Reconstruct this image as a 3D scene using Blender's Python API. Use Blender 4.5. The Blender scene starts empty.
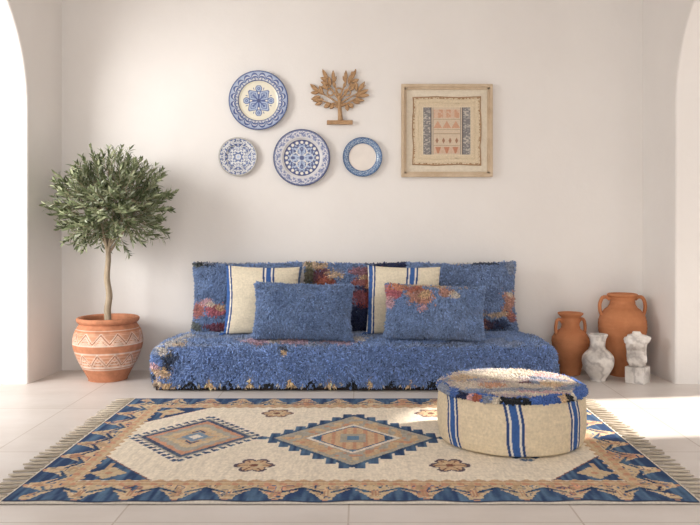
import bpy, bmesh, math, random
import numpy as np
from mathutils import Vector, Matrix
random.seed(7)
RNG = np.random.default_rng(11)
S = bpy.context.scene
C = S.collection
PI = math.pi

# ---------------------------------------------------------------- camera
cam_d = bpy.data.cameras.new('camera'); cam = bpy.data.objects.new('camera', cam_d); C.objects.link(cam)
cam.location = (0, 0, 1.0); cam.rotation_euler = (PI/2, 0, 0)
cam_d.sensor_width = 36; cam_d.lens = 36*750/700
cam_d.shift_x = -11/700; cam_d.shift_y = -36.5/700
cam_d.clip_start = 0.05
S.camera = cam
# ---------------------------------------------------------------- light and exposure
S.view_settings.view_transform = 'Standard'; S.view_settings.look = 'None'
S.view_settings.exposure = 0.0; S.view_settings.gamma = 1.0; S.view_settings.use_curve_mapping = False
W = bpy.data.worlds.new('sky'); S.world = W; W.use_nodes = True
W.node_tree.nodes['Background'].inputs[0].default_value = (1.0, 0.995, 0.99, 1)
W.node_tree.nodes['Background'].inputs[1].default_value = 1.88

def aim(o, d):
    o.rotation_euler = Vector(d).to_track_quat('-Z', 'Y').to_euler()
SUN_TAN = 0.84
ld = bpy.data.lights.new('sun', 'SUN'); ld.energy = 8.0; ld.angle = math.radians(1.8); ld.color = (1.0, 0.93, 0.84)
sun = bpy.data.objects.new('sun', ld); C.objects.link(sun); sun.location = (6, 5, 5); aim(sun, (-1, -0.13, -SUN_TAN))
ld = bpy.data.lights.new('left_daylight', 'AREA'); ld.shape = 'RECTANGLE'; ld.size = 2.8; ld.size_y = 2.4
ld.energy = 265; ld.color = (1.0, 0.98, 0.95)
al = bpy.data.objects.new('left_daylight', ld); C.objects.link(al); al.location = (-5.2, 1.2, 2.5); aim(al, (4.6, 2.9, -1.3))

# ---------------------------------------------------------------- helpers
def lin(c):
    c = np.asarray(c, float)/255.0
    return np.where(c <= 0.04045, c/12.92, ((c+0.055)/1.055)**2.4)
def L3(r, g, b): return tuple(lin((r, g, b)))+(1.0,)
def _h(ix, iy, seed):
    n = (ix*374761393 + iy*668265263 + seed*1442695041) & 0x7fffffff
    n = ((n ^ (n >> 13))*1274126177) & 0x7fffffff
    return ((n ^ (n >> 16)) & 0xffff)/65535.0
def noise(x, y, seed=0):
    x = np.asarray(x, float); y = np.asarray(y, float)
    ix = np.floor(x).astype(np.int64); iy = np.floor(y).astype(np.int64)
    fx = x-ix; fy = y-iy; fx = fx*fx*(3-2*fx); fy = fy*fy*(3-2*fy)
    a = _h(ix, iy, seed); b = _h(ix+1, iy, seed); c = _h(ix, iy+1, seed); d = _h(ix+1, iy+1, seed)
    return (a*(1-fx)+b*fx)*(1-fy)+(c*(1-fx)+d*fx)*fy
def fbm(x, y, seed=0, o=3):
    s = 0; a = 0.5; t = 0
    for k in range(o):
        s = s+a*noise(x*2**k, y*2**k, seed+k*17); t += a; a *= 0.5
    return s/t
def mesh_from(name, V, F, mat, parent=None, col=None, smooth=True):
    m = bpy.data.meshes.new(name)
    V = np.asarray(V, float)
    m.from_pydata(V.tolist() if len(V) else [], [], F if isinstance(F, list) else F.tolist())
    if col is not None:
        ca = m.color_attributes.new('Col', 'FLOAT_COLOR', 'POINT')
        c = np.ones((len(V), 4)); c[:, :3] = np.clip(col, 0, 1)
        ca.data.foreach_set('color', c.ravel())
    if smooth: m.polygons.foreach_set('use_smooth', [True]*len(m.polygons))
    m.materials.append(mat); m.update()
    o = bpy.data.objects.new(name, m); C.objects.link(o)
    if parent: o.parent = parent
    return o
def bm_obj(name, bm, mat, parent=None, smooth=False):
    bmesh.ops.recalc_face_normals(bm, faces=bm.faces)
    m = bpy.data.meshes.new(name); bm.to_mesh(m); bm.free()
    if smooth: m.polygons.foreach_set('use_smooth', [True]*len(m.polygons))
    m.materials.append(mat)
    o = bpy.data.objects.new(name, m); C.objects.link(o)
    if parent: o.parent = parent
    return o
def thing(name, label, cat, loc=(0, 0, 0), rot=(0, 0, 0), group=None):
    o = bpy.data.objects.new(name, None); C.objects.link(o); o.empty_display_size = 0.1
    o.location = loc; o.rotation_euler = rot
    return tag(o, label, cat, group)
def tag(o, label, cat, group=None):
    o['label'] = label; o['category'] = cat
    if group: o['group'] = group
    return o
def struct(o):
    o['kind'] = 'structure'; return o
def grid_faces(nu, nv, wrap_u=False, off=0):
    """vertex index = u*nv+v"""
    ui = np.arange(nu if wrap_u else nu-1); vi = np.arange(nv-1)
    U, Vv = np.meshgrid(ui, vi, indexing='ij'); U2 = (U+1) % nu
    f = np.stack([U*nv+Vv, U2*nv+Vv, U2*nv+Vv+1, U*nv+Vv+1], -1).reshape(-1, 4)+off
    return f
def interp_profile(pts, n):
    """Catmull-Rom through profile points (r,z)"""
    P = [np.array(p, float) for p in pts]; P = [2*P[0]-P[1]]+P+[2*P[-1]-P[-2]]
    out = []
    for i in range(1, len(P)-2):
        for k in range(n):
            t = k/n; a, b, c, d = P[i-1:i+3]
            out.append(0.5*((2*b)+(-a+c)*t+(2*a-5*b+4*c-d)*t*t+(-a+3*b-3*c+d)*t**3))
    out.append(P[-2]); out = np.array(out); out[:, 0] = np.maximum(out[:, 0], 0.0005)
    return out
def lathe(name, prof, mat, parent=None, seg=96, colf=None, dispf=None):
    prof = np.array(prof); n = len(prof)
    th = np.arange(seg)/seg*2*PI
    T, R = np.meshgrid(th, prof[:, 0], indexing='ij'); Z = np.tile(prof[:, 1], (seg, 1))
    if dispf is not None: R = R+dispf(T, Z, R)
    V = np.stack([R*np.cos(T), R*np.sin(T), Z], -1).reshape(-1, 3)
    col = None
    if colf is not None: col = colf(T.ravel(), Z.ravel(), np.arange(n)[None, :].repeat(seg, 0).ravel())
    return mesh_from(name, V, grid_faces(seg, n, True), mat, parent, col)
def tube_data(pts, rad, seg=8, off=0):
    pts = [Vector(p) for p in pts]; V = []; F = []
    n = len(pts); up = Vector((0.12, 0.3, 0.95)).normalized()
    for i, p in enumerate(pts):
        t = (pts[min(i+1, n-1)]-pts[max(i-1, 0)]).normalized()
        a = t.cross(up)
        if a.length < 1e-3: a = t.cross(Vector((1, 0, 0)))
        a.normalize(); b = t.cross(a)
        r = rad[i] if isinstance(rad, (list, tuple)) else rad
        for k in range(seg):
            q = 2*PI*k/seg; V.append(tuple(p+a*(r*math.cos(q))+b*(r*math.sin(q))))
    for i in range(n-1):
        for k in range(seg):
            k2 = (k+1) % seg
            F.append([off+i*seg+k, off+i*seg+k2, off+(i+1)*seg+k2, off+(i+1)*seg+k])
    F.append([off+k for k in range(seg)][::-1]); F.append([off+(n-1)*seg+k for k in range(seg)])
    return V, F
def add_tube(V, F, pts, rad, seg=8):
    v, f = tube_data(pts, rad, seg, len(V)); V += v; F += f
def smooth_path(pts, n=6):
    P = [np.array(p, float) for p in pts]; P = [2*P[0]-P[1]]+P+[2*P[-1]-P[-2]]; out = []
    for i in range(1, len(P)-2):
        for k in range(n):
            t = k/n; a, b, c, d = P[i-1:i+3]
            out.append(tuple(0.5*((2*b)+(-a+c)*t+(2*a-5*b+4*c-d)*t*t+(-a+3*b-3*c+d)*t**3)))
    out.append(tuple(P[-2])); return out
def bm_box(bm, c, s, rz=0):
    M = Matrix.Translation(c) @ Matrix.Rotation(rz, 4, 'Z') @ Matrix.Diagonal((s[0], s[1], s[2], 1))
    return bmesh.ops.create_cube(bm, size=1, matrix=M)
def bevel_all(bm, w, seg=2):
    bmesh.ops.bevel(bm, geom=list(bm.edges), offset=w, segments=seg, affect='EDGES', profile=0.6)

# ---------------------------------------------------------------- materials
def new_mat(name):
    m = bpy.data.materials.new(name); m.use_nodes = True
    nt = m.node_tree; b = nt.nodes['Principled BSDF']; return m, nt, b
def noise_node(nt, scale, detail=4, rough=0.5, coord='Object', vec=None, stretch=None):
    n = nt.nodes.new('ShaderNodeTexNoise'); n.inputs['Scale'].default_value = scale
    n.inputs['Detail'].default_value = detail; n.inputs['Roughness'].default_value = rough
    tc = nt.nodes.new('ShaderNodeTexCoord')
    src = tc.outputs[coord]
    if stretch:
        mp = nt.nodes.new('ShaderNodeMapping'); mp.inputs['Scale'].default_value = stretch
        nt.links.new(src, mp.inputs['Vector']); src = mp.outputs['Vector']
    nt.links.new(src, n.inputs['Vector']); return n
def ramp(nt, fac, stops):
    r = nt.nodes.new('ShaderNodeValToRGB'); e = r.color_ramp.elements
    while len(e) < len(stops): e.new(0.5)
    for k, (p, c) in enumerate(stops): e[k].position = p; e[k].color = c
    nt.links.new(fac, r.inputs['Fac']); return r
def bump(nt, b, h, strength, dist=0.01):
    n = nt.nodes.new('ShaderNodeBump'); n.inputs['Strength'].default_value = strength; n.inputs['Distance'].default_value = dist
    nt.links.new(h, n.inputs['Height']); nt.links.new(n.outputs['Normal'], b.inputs['Normal']); return n
def mat_attr(name, rough=0.9, spec=0.3, nscale=0, namt=0.15, bscale=0, bstr=0.2, sheen=0, coat=0, bdist=0.004):
    m, nt, b = new_mat(name)
    a = nt.nodes.new('ShaderNodeAttribute'); a.attribute_name = 'Col'
    out = a.outputs['Color']
    if nscale:
        n = noise_node(nt, nscale, 3)
        mr = nt.nodes.new('ShaderNodeMapRange'); mr.inputs['From Min'].default_value = 0.3; mr.inputs['From Max'].default_value = 0.7
        mr.inputs['To Min'].default_value = 1-namt; mr.inputs['To Max'].default_value = 1+namt
        nt.links.new(n.outputs['Fac'], mr.inputs['Value'])
        v = nt.nodes.new('ShaderNodeVectorMath'); v.operation = 'SCALE'
        nt.links.new(out, v.inputs[0]); nt.links.new(mr.outputs['Result'], v.inputs['Scale']); out = v.outputs['Vector']
    nt.links.new(out, b.inputs['Base Color'])
    b.inputs['Roughness'].default_value = rough; b.inputs['Specular IOR Level'].default_value = spec
    if sheen: b.inputs['Sheen Weight'].default_value = sheen
    if coat: b.inputs['Coat Weight'].default_value = coat; b.inputs['Coat Roughness'].default_value = 0.12
    if bscale:
        n2 = noise_node(nt, bscale, 4); bump(nt, b, n2.outputs['Fac'], bstr, bdist)
    return m
def mat_noise(name, c0, c1, scale, rough=0.8, spec=0.3, bstr=0.2, bscale=None, detail=5, stretch=None, lo=0.3, hi=0.7, bdist=0.01):
    m, nt, b = new_mat(name)
    n = noise_node(nt, scale, detail, 0.6, stretch=stretch)
    r = ramp(nt, n.outputs['Fac'], [(lo, c0), (hi, c1)])
    nt.links.new(r.outputs['Color'], b.inputs['Base Color'])
    b.inputs['Roughness'].default_value = rough; b.inputs['Specular IOR Level'].default_value = spec
    if bstr:
        n2 = noise_node(nt, bscale or scale*3, 6, 0.6, stretch=stretch); bump(nt, b, n2.outputs['Fac'], bstr, bdist)
    return m
def mat_plaster():
    m, nt, b = new_mat('plaster')
    n = noise_node(nt, 0.9, 6, 0.6, stretch=(1, 1, 0.7))
    r = ramp(nt, n.outputs['Fac'], [(0.3, L3(231, 226, 222)), (0.7, L3(239, 235, 231))])
    nt.links.new(r.outputs['Color'], b.inputs['Base Color'])
    b.inputs['Roughness'].default_value = 0.85; b.inputs['Specular IOR Level'].default_value = 0.2
    n2 = noise_node(nt, 5, 8, 0.65); bump(nt, b, n2.outputs['Fac'], 0.35, 0.012)
    return m
def mat_floor():
    m, nt, b = new_mat('stone_tiles')
    tc = nt.nodes.new('ShaderNodeTexCoord')
    mp = nt.nodes.new('ShaderNodeMapping'); mp.inputs['Location'].default_value = (0.043+7.9, -2.53+7.9, 0)
    nt.links.new(tc.outputs['Object'], mp.inputs['Vector'])
    br = nt.nodes.new('ShaderNodeTexBrick'); br.offset = 0.0; br.inputs['Scale'].default_value = 1.0
    br.inputs['Brick Width'].default_value = 0.79; br.inputs['Row Height'].default_value = 0.79
    br.inputs['Mortar Size'].default_value = 0.0035; br.inputs['Mortar Smooth'].default_value = 0.2
    br.inputs['Color1'].default_value = (0.35, 0.35, 0.35, 1); br.inputs['Color2'].default_value = (0.65, 0.65, 0.65, 1)
    nt.links.new(mp.outputs['Vector'], br.inputs['Vector'])
    n = noise_node(nt, 1.6, 7, 0.62, stretch=(1, 2.2, 1))
    mx = nt.nodes.new('ShaderNodeMix'); mx.data_type = 'RGBA'; mx.inputs[0].default_value = 0.3
    nt.links.new(n.outputs['Fac'], mx.inputs[6]); nt.links.new(br.outputs['Color'], mx.inputs[7])
    r = ramp(nt, mx.outputs[2], [(0.3, L3(206, 197, 189)), (0.5, L3(217, 209, 203)), (0.72, L3(225, 219, 214))])
    m2 = nt.nodes.new('ShaderNodeMix'); m2.data_type = 'RGBA'
    nt.links.new(br.outputs['Fac'], m2.inputs[0]); nt.links.new(r.outputs['Color'], m2.inputs[6]); m2.inputs[7].default_value = L3(192, 180, 170)
    nt.links.new(m2.outputs[2], b.inputs['Base Color'])
    n3 = noise_node(nt, 6, 5, 0.6)
    r3 = ramp(nt, n3.outputs['Fac'], [(0.3, (0.32,)*3+(1,)), (0.7, (0.5,)*3+(1,))]); nt.links.new(r3.outputs['Color'], b.inputs['Roughness'])
    b.inputs['Specular IOR Level'].default_value = 0.45
    inv = nt.nodes.new('ShaderNodeMath'); inv.operation = 'SUBTRACT'; inv.inputs[0].default_value = 1.0; nt.links.new(br.outputs['Fac'], inv.inputs[1])
    bump(nt, b, inv.outputs[0], 0.25, 0.002)
    return m
def mat_marble():
    m, nt, b = new_mat('marble')
    n = noise_node(nt, 7, 6, 0.6)
    w = nt.nodes.new('ShaderNodeTexWave'); w.inputs['Scale'].default_value = 5; w.inputs['Distortion'].default_value = 9
    w.inputs['Detail'].default_value = 4; w.inputs['Detail Scale'].default_value = 2.5; w.bands_direction = 'DIAGONAL'
    tc = nt.nodes.new('ShaderNodeTexCoord'); nt.links.new(tc.outputs['Object'], w.inputs['Vector'])
    r = ramp(nt, w.outputs['Fac'], [(0.0, L3(200, 194, 190)), (0.25, L3(222, 216, 211)), (0.6, L3(236, 231, 226)), (1, L3(240, 235, 230))])
    r2 = ramp(nt, n.outputs['Fac'], [(0.34, L3(176, 170, 166)), (0.52, L3(240, 238, 235)), (0.6, L3(255, 255, 255))])
    mx = nt.nodes.new('ShaderNodeMix'); mx.data_type = 'RGBA'; mx.blend_type = 'MULTIPLY'; mx.inputs[0].default_value = 0.7
    nt.links.new(r.outputs['Color'], mx.inputs[6]); nt.links.new(r2.outputs['Color'], mx.inputs[7])
    nt.links.new(mx.outputs[2], b.inputs['Base Color'])
    b.inputs['Roughness'].default_value = 0.4
    n2 = noise_node(nt, 60, 3); bump(nt, b, n2.outputs['Fac'], 0.15, 0.003)
    return m
M_PLASTER = mat_plaster(); M_FLOOR = mat_floor(); M_MARBLE = mat_marble()
M_WOOL = mat_attr('wool_pile', 0.95, 0.15, sheen=0.15)
M_KILIM = mat_attr('kilim_weave', 0.95, 0.1, nscale=90, namt=0.1, bscale=160, bstr=0.5, bdist=0.004)
M_RUG = mat_attr('rug_weave', 0.95, 0.1, nscale=120, namt=0.09, bscale=220, bstr=0.5, bdist=0.003)
M_GLAZE = mat_attr('glazed_ceramic', 0.22, 0.5, nscale=12, namt=0.05, coat=0.3)
M_POT = mat_attr('painted_terracotta', 0.85, 0.25, nscale=22, namt=0.18, bscale=60, bstr=0.35, bdist=0.004)
M_TERRA = mat_noise('terracotta', L3(176, 112, 74), L3(202, 136, 94), 9, 0.75, 0.3, 0.25, 45, lo=0.25, hi=0.75)
M_WOODTREE = mat_noise('carved_wood', L3(160, 124, 88), L3(192, 156, 118), 25, 0.6, 0.35, 0.3, 80, stretch=(1, 1, 3))
M_FRAME = mat_noise('pale_wood', L3(190, 166, 138), L3(212, 192, 166), 10, 0.65, 0.3, 0.25, 60, stretch=(1, 1, 1))
M_BARK = mat_noise('bark', L3(150, 134, 114), L3(192, 174, 150), 30, 0.9, 0.2, 0.6, 60, stretch=(1, 1, 0.3))
M_SOIL = mat_noise('soil', L3(58, 44, 34), L3(98, 78, 62), 60, 0.95, 0.1, 0.8, 90)
M_LEAF = mat_attr('olive_leaf', 0.55, 0.35)
M_DARK = mat_noise('dark_base', L3(48, 40, 40), L3(66, 56, 54), 20, 0.8, 0.2, 0)
M_FRINGE = mat_attr('fringe_yarn', 0.95, 0.1)
M_TEXTILE = mat_attr('woven_textile', 0.95, 0.1, nscale=120, namt=0.08, bscale=200, bstr=0.6, bdist=0.003)

# ---------------------------------------------------------------- room shell
YB = 5.2
bm = bmesh.new(); bm_box(bm, (0, 2.0, -0.05), (14, 12, 0.1)); struct(bm_obj('floor', bm, M_FLOOR))
bm = bmesh.new(); bm_box(bm, (0, YB+0.1, 1.55), (6.4, 0.2, 3.1)); struct(bm_obj('wall_back', bm, M_PLASTER))
def arch_wall(name, x0, flare, sgn, thick=0.5, y0=-1.2, y1=YB, H=3.1, jy0=2.87, jy1=4.75, spring=1.75):
    r = (jy1-jy0)/2; cy = (jy0+jy1)/2
    pts = [(y0, 0), (jy0, 0)]
    for k in range(0, 41):
        a = PI-PI*k/40; pts.append((cy+r*math.cos(a), spring+r*math.sin(a)))
    pts += [(jy1, 0), (y1, 0), (y1, H), (y0, H)]
    bm = bmesh.new()
    fr = []
    for dx in (0, thick):
        fr.append([bm.verts.new((sgn*(x0+(YB-y)*flare+dx), y, z)) for y, z in pts])
    bm.faces.new(fr[0]); bm.faces.new(fr[1][::-1]); n = len(pts)
    for i in range(n): bm.faces.new([fr[0][i], fr[1][i], fr[1][(i+1) % n], fr[0][(i+1) % n]])
    bmesh.ops.recalc_face_normals(bm, faces=bm.faces)
    ed = [e for e in bm.edges if all(v.co.z < 2.9 and v.co.z > 0.001 and jy0-0.01 < v.co.y < jy1+0.01 for v in e.verts)
          and abs(e.verts[0].co.x-e.verts[1].co.x) < 0.4]
    jam = [e for e in bm.edges if abs(e.verts[0].co.y-e.verts[1].co.y) < 1e-4 and abs(e.verts[0].co.z-e.verts[1].co.z) > 1
           and jy0-0.01 < e.verts[0].co.y < jy1+0.01]
    bmesh.ops.bevel(bm, geom=list(set(ed+jam)), offset=0.012, segments=3, affect='EDGES', profile=0.5)
    return struct(bm_obj(name, bm, M_PLASTER))
arch_wall('wall_left', 2.075, 0.08, -1)
arch_wall('wall_right', 1.955, 0.08, 1)
bm = bmesh.new(); bm_box(bm, (0, 2.1, 3.15), (6.4, 6.6, 0.1)); struct(bm_obj('ceiling', bm, M_PLASTER))
# added unseen wall beyond the right-hand opening; its narrow arch shapes the sun patch
def sun_shaping_arch(name, X, jy0, jy1, top):
    r = (jy1-jy0)/2; cy = (jy0+jy1)/2; spring = top-r
    pts = [(1.6, 0), (jy0, 0)]
    for k in range(0, 31):
        a = PI-PI*k/30; pts.append((cy+r*math.cos(a), spring+r*math.sin(a)))
    pts += [(jy1, 0), (6.6, 0), (6.6, 4.2), (1.6, 4.2)]
    bm = bmesh.new(); fr = [[bm.verts.new((X+dx, y, z)) for y, z in pts] for dx in (0, 0.15)]
    bm.faces.new(fr[0]); bm.faces.new(fr[1][::-1]); n = len(pts)
    for i in range(n): bm.faces.new([fr[0][i], fr[1][i], fr[1][(i+1) % n], fr[0][(i+1) % n]])
    return struct(bm_obj(name, bm, M_PLASTER))
sun_shaping_arch('added_sun_arch_wall', 3.6, 3.83, 4.63, 2.98)

# ---------------------------------------------------------------- shaggy pile
def tufts(P, N, col, length, width, droop=0.5, clump=0.35, flow=(0, 0, -1), seed=3, shade=0.16):
    """curved yarn tufts standing on points P with normals N"""
    rng = np.random.default_rng(seed); n = len(P)
    N = N/np.linalg.norm(N, axis=1, keepdims=True)
    u = P[:, 0]*16+P[:, 1]*9; v = P[:, 2]*16+P[:, 1]*13
    jx = fbm(u, v, seed, 2)-0.5; jy = fbm(u+31, v+7, seed+5, 2)-0.5; jz = fbm(u+3, v+57, seed+9, 2)-0.5
    J = np.stack([jx, jy, jz], -1)*2*clump*2+rng.normal(0, 0.28, (n, 3))
    ln = length*rng.uniform(0.65, 1.25, n)[:, None]
    wd = width*rng.uniform(0.7, 1.25, n)[:, None]
    d1 = N+J*0.6; d1 /= np.linalg.norm(d1, axis=1, keepdims=True)
    d2 = N*0.55+J*1.1+np.array(flow)*droop; d2 /= np.linalg.norm(d2, axis=1, keepdims=True)
    a = np.cross(d1, rng.normal(size=(n, 3))); a /= np.linalg.norm(a, axis=1, keepdims=True); b = np.cross(d1, a)
    base = P-N*0.004
    mid = base+d1*ln*0.55; tip = mid+d2*ln*0.55
    rings = []
    for c, w in ((base, 0.5), (mid, 0.5)):
        for k in range(3):
            q = 2*PI*k/3; rings.append(c+(a*math.cos(q)+b*math.sin(q))*wd*w)
    V = np.stack(rings+[tip], 1).reshape(-1, 3)
    i0 = np.arange(n)[:, None]*7
    F = []
    for k in range(3):
        k2 = (k+1) % 3; F.append(np.concatenate([i0+k, i0+k2, i0+3+k2, i0+3+k], 1))
    Fq = np.concatenate(F, 0); Ft = np.concatenate([np.concatenate([i0+3+k, i0+3+(k+1) % 3, i0+6], 1) for k in range(3)], 0)
    c = col*(1+rng.normal(0, shade, (n, 1))+0.25*(fbm(u*1.5, v*1.5, seed+3, 2)-0.5)[:, None])
    cc = np.repeat(np.clip(c, 0, 1), 7, 0)
    return V, Fq.tolist()+Ft.tolist(), cc
def merge(*parts):
    V = []; F = []; Cc = []; off = 0
    for v, f, c in parts:
        f = f if isinstance(f, list) else f.tolist()
        V.append(v); Cc.append(c); F += [[i+off for i in q] for q in f]; off += len(v)
    return np.concatenate(V), F, np.concatenate(Cc)
def sample_grid(G, n, rng, mask=None):
    """G (nu,nv,3) surface grid -> n area-weighted points, normals, uv in 0..1"""
    A = G[:-1, :-1]; B = G[1:, :-1]; D = G[:-1, 1:]; E = G[1:, 1:]
    nr = np.cross(E-A, D-B); ar = np.linalg.norm(nr, axis=-1)*0.5
    if mask is not None: ar = ar*mask
    w = ar.ravel()/ar.sum(); idx = rng.choice(len(w), n, p=w)
    iu, iv = np.unravel_index(idx, ar.shape); s = rng.uniform(size=(n, 1)); t = rng.uniform(size=(n, 1))
    P = (A[iu, iv]*(1-s)+B[iu, iv]*s)*(1-t)+(D[iu, iv]*(1-s)+E[iu, iv]*s)*t
    N = nr[iu, iv]; N = N/(np.linalg.norm(N, axis=1, keepdims=True)+1e-12)
    return P, N, (iu+s[:, 0])/(G.shape[0]-1), (iv+t[:, 0])/(G.shape[1]-1)
BLUE = lin((122, 148, 198)); BLUE2 = lin((138, 162, 204)); NAVY = lin((44, 52, 84)); INK = lin((44, 46, 50))
TAN = lin((222, 190, 150)); CREAM = lin((226, 214, 196)); PINK = lin((222, 176, 178)); RUST = lin((186, 112, 92)); ORANGE = lin((212, 154, 120))
GREY = lin((150, 158, 176)); OLIVE = lin((104, 106, 84)); MAROON = lin((110, 52, 52))
def paint_blobs(col, x, y, blobs, seed=0, jag=0.45, freq=60):
    w = (fbm(x*freq, y*freq, seed, 2)-0.5)*2*jag+np.random.default_rng(seed+1).normal(0, .16, len(x))
    for (bx, by, rx, ry, c) in blobs:
        d = np.sqrt(((x-bx)/rx)**2+((y-by)/ry)**2)+w
        m = d < 1; col[m] = np.asarray(c)*.8+col[m]*.2
    return col

# ---------------------------------------------------------------- floor sofa
SX0, SX1, SY0, SY1, SZ = -1.285, 1.20, 4.53, 5.14, 0.275
def sofa():
    t = thing('floor_sofa', 'low floor sofa in shaggy blue wool with tan and black flowers along its foot', 'sofa', ((SX0+SX1)/2, (SY0+SY1)/2, 0))
    ox, oy = (SX0+SX1)/2, (SY0+SY1)/2
    hx, hy = (SX1-SX0)/2, (SY1-SY0)/2
    # plan outline, rounded corners
    R = 0.13; out = []
    for cx, cy, a0 in ((hx-R, -hy+R, -90), (hx-R, hy-R, 0), (-hx+R, hy-R, 90), (-hx+R, -hy+R, 180)):
        for k in range(9):
            a = math.radians(a0+k*90/8); out.append((cx, cy, math.cos(a), math.sin(a)))
    out.append(out[0])
    # refine long straight edges
    O = []
    for i in range(len(out)-1):
        a, b = out[i], out[i+1]; pa = np.array([a[0]+R*a[2], a[1]+R*a[3]]); pb = np.array([b[0]+R*b[2], b[1]+R*b[3]])
        m = max(1, int(np.linalg.norm(pb-pa)/0.03))
        for k in range(m):
            s = k/m; O.append(((pa*(1-s)+pb*s), np.array([a[2]*(1-s)+b[2]*s, a[3]*(1-s)+b[3]*s])))
    prof = [(-0.012, 0.022), (0.0, 0.05), (0.006, 0.11), (0.006, 0.17), (0.0, 0.21), (-0.010, 0.233), (-0.030, 0.249), (-0.065, 0.260), (-0.12, 0.270)]
    nu = len(O); G = np.zeros((nu+1, len(prof), 3))
    for i in range(nu+1):
        p, nn = O[i % nu]
        for j, (d, z) in enumerate(prof):
            G[i, j] = (p[0]+nn[0]*d, p[1]+nn[1]*d, z)
    nx, ny = 80, 24
    gx = np.linspace(-hx+0.115, hx-0.115, nx); gy = np.linspace(-hy+0.115, hy-0.115, ny)
    X, Y = np.meshgrid(gx, gy, indexing='ij')
    dE = np.minimum(hx-np.abs(X), hy-np.abs(Y))-0.115; T = np.stack([X, Y, 0.271+0.020*np.clip(dE/0.09, 0, 1)**.6+0.004*fbm(X*3, Y*3, 4)], -1)
    rng = np.random.default_rng(5)
    P1, N1, _, _ = sample_grid(G, 40000, rng); P2, N2, _, _ = sample_grid(T, 18000, rng)
    def colour(P):
        x = P[:, 0]+ox; z = P[:, 2]; y = P[:, 1]+oy; n = len(P)
        col = np.tile(BLUE, (n, 1)); m = z > 0.255; col[m] = BLUE2*0.6+BLUE*0.4
        # pale greyish streaks on top
        s = fbm(x*5, y*9, 91); k = m & (s > 0.56); col[k] = col[k]*0.55+GREY*0.45
        # foot border of flowers: tan peaks between dark arches
        ph = (x-SX0)/0.245; f = ph-np.floor(ph); w = (fbm(x*40, z*40, 8, 2)-0.5)*0.03
        side = (z < 0.25)
        tan = side & (z+w < 0.070-0.30*np.abs(f-0.5)) & (np.abs(f-0.5) < 0.2) & (fbm(x*45, z*45, 71, 1) > .25); col[tan] = TAN*1.1; tan = side & (z+w < .045) & (np.abs(f-0.5) > .25) & (np.abs(f-.5) < .30); col[tan] = CREAM
        arch = np.abs(np.minimum(f, 1-f))
        dk = side & (z+w < 0.066-0.6*arch**1.5) & (z+w > 0.036-0.2*arch) & (arch < 0.26) & (fbm(x*70, z*70, 4, 1) > 0.3); col[dk] = INK
        dk2 = side & (z < 0.028) & (fbm(x*30, z*10, 44, 1) > .45); col[dk2] = INK
        # left corner column of mixed flowers
        xs = x+(y-SY0)*0.15
        blobs = [(-1.20, .235, .045, .03, CREAM), (-1.15, .20, .05, .035, INK), (-1.17, .145, .03, .035, INK), (-1.25, .14, .035, .03, PINK),
                 (-1.20, .11, .06, .028, TAN), (-1.24, .20, .03, .03, BLUE*0.8), (-1.23, .045, .035, .02, TAN), (-1.17, .03, .04, .02, TAN), (-1.26, .24, .03, .02, GREY),
                 (-1.26, .085, .02, .02, INK), (-0.47, .247, .03, .028, INK), (1.14, .05, .03, .02, TAN), (-0.46, .225, .02, .012, TAN)]
        front = (y < SY0+0.16) & side
        c2 = paint_blobs(col.copy(), xs, z, blobs, 3, 0.4, 55); col[front] = c2[front]
        # top: faded flower beds
        tb = [(-1.17, 4.66, .07, .09, CREAM), (-1.13, 4.78, .06, .08, CREAM*0.9), (-1.12, 4.62, .04, .03, TAN), (-0.62, 4.66, .11, .05, PINK), (-0.50, 4.70, .08, .07, CREAM*0.95),
              (-0.40, 4.66, .09, .05, PINK*1.0), (-0.27, 4.62, .06, .04, GREY), (-0.14, 4.66, .11, .05, PINK), (-0.74, 4.70, .05, .03, GREY), (-0.03, 4.70, .06, .04, CREAM*0.95),
              (-0.62, 4.60, .03, .015, RUST), (-0.33, 4.71, .05, .03, ORANGE), (-0.2, 4.75, .2, .03, GREY), (0.95, 4.63, .05, .03, GREY), (-0.47, 4.56, .035, .03, INK)]
        c3 = paint_blobs(col.copy(), x, y, tb, 6, 0.55, 38); k = z > 0.25; col[k] = c3[k]*0.8+col[k]*0.2
        return col
    # drop tufts under cushions? keep everywhere, short
    c1 = colour(P1); c2 = colour(P2)
    t1 = tufts(P1, N1, c1, 0.023, 0.0095, droop=0.35, clump=0.55, seed=21, shade=0.32)
    t2 = tufts(P2, N2, c2, 0.019, 0.0105, droop=0.35, clump=0.5, flow=(0.1, -1, 0), seed=22, shade=0.18)
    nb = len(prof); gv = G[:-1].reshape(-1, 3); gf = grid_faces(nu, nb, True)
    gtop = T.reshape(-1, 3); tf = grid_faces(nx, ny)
    V, F, K = merge(t1, t2, (gv, gf, colour(gv)*0.75), (gtop, tf, colour(gtop)*0.75))  # cloth under the tufts darkened, standing in for shade in the gaps
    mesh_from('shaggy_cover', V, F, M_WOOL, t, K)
    bm = bmesh.new(); bm_box(bm, (0, 0, 0.013), (2*hx-0.07, 2*hy-0.06, 0.026)); bevel_all(bm, 0.006)
    b = bm_obj('base_board', bm, M_DARK, t); b['label'] = 'thin dark base under the wool cover'
sofa()

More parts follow.
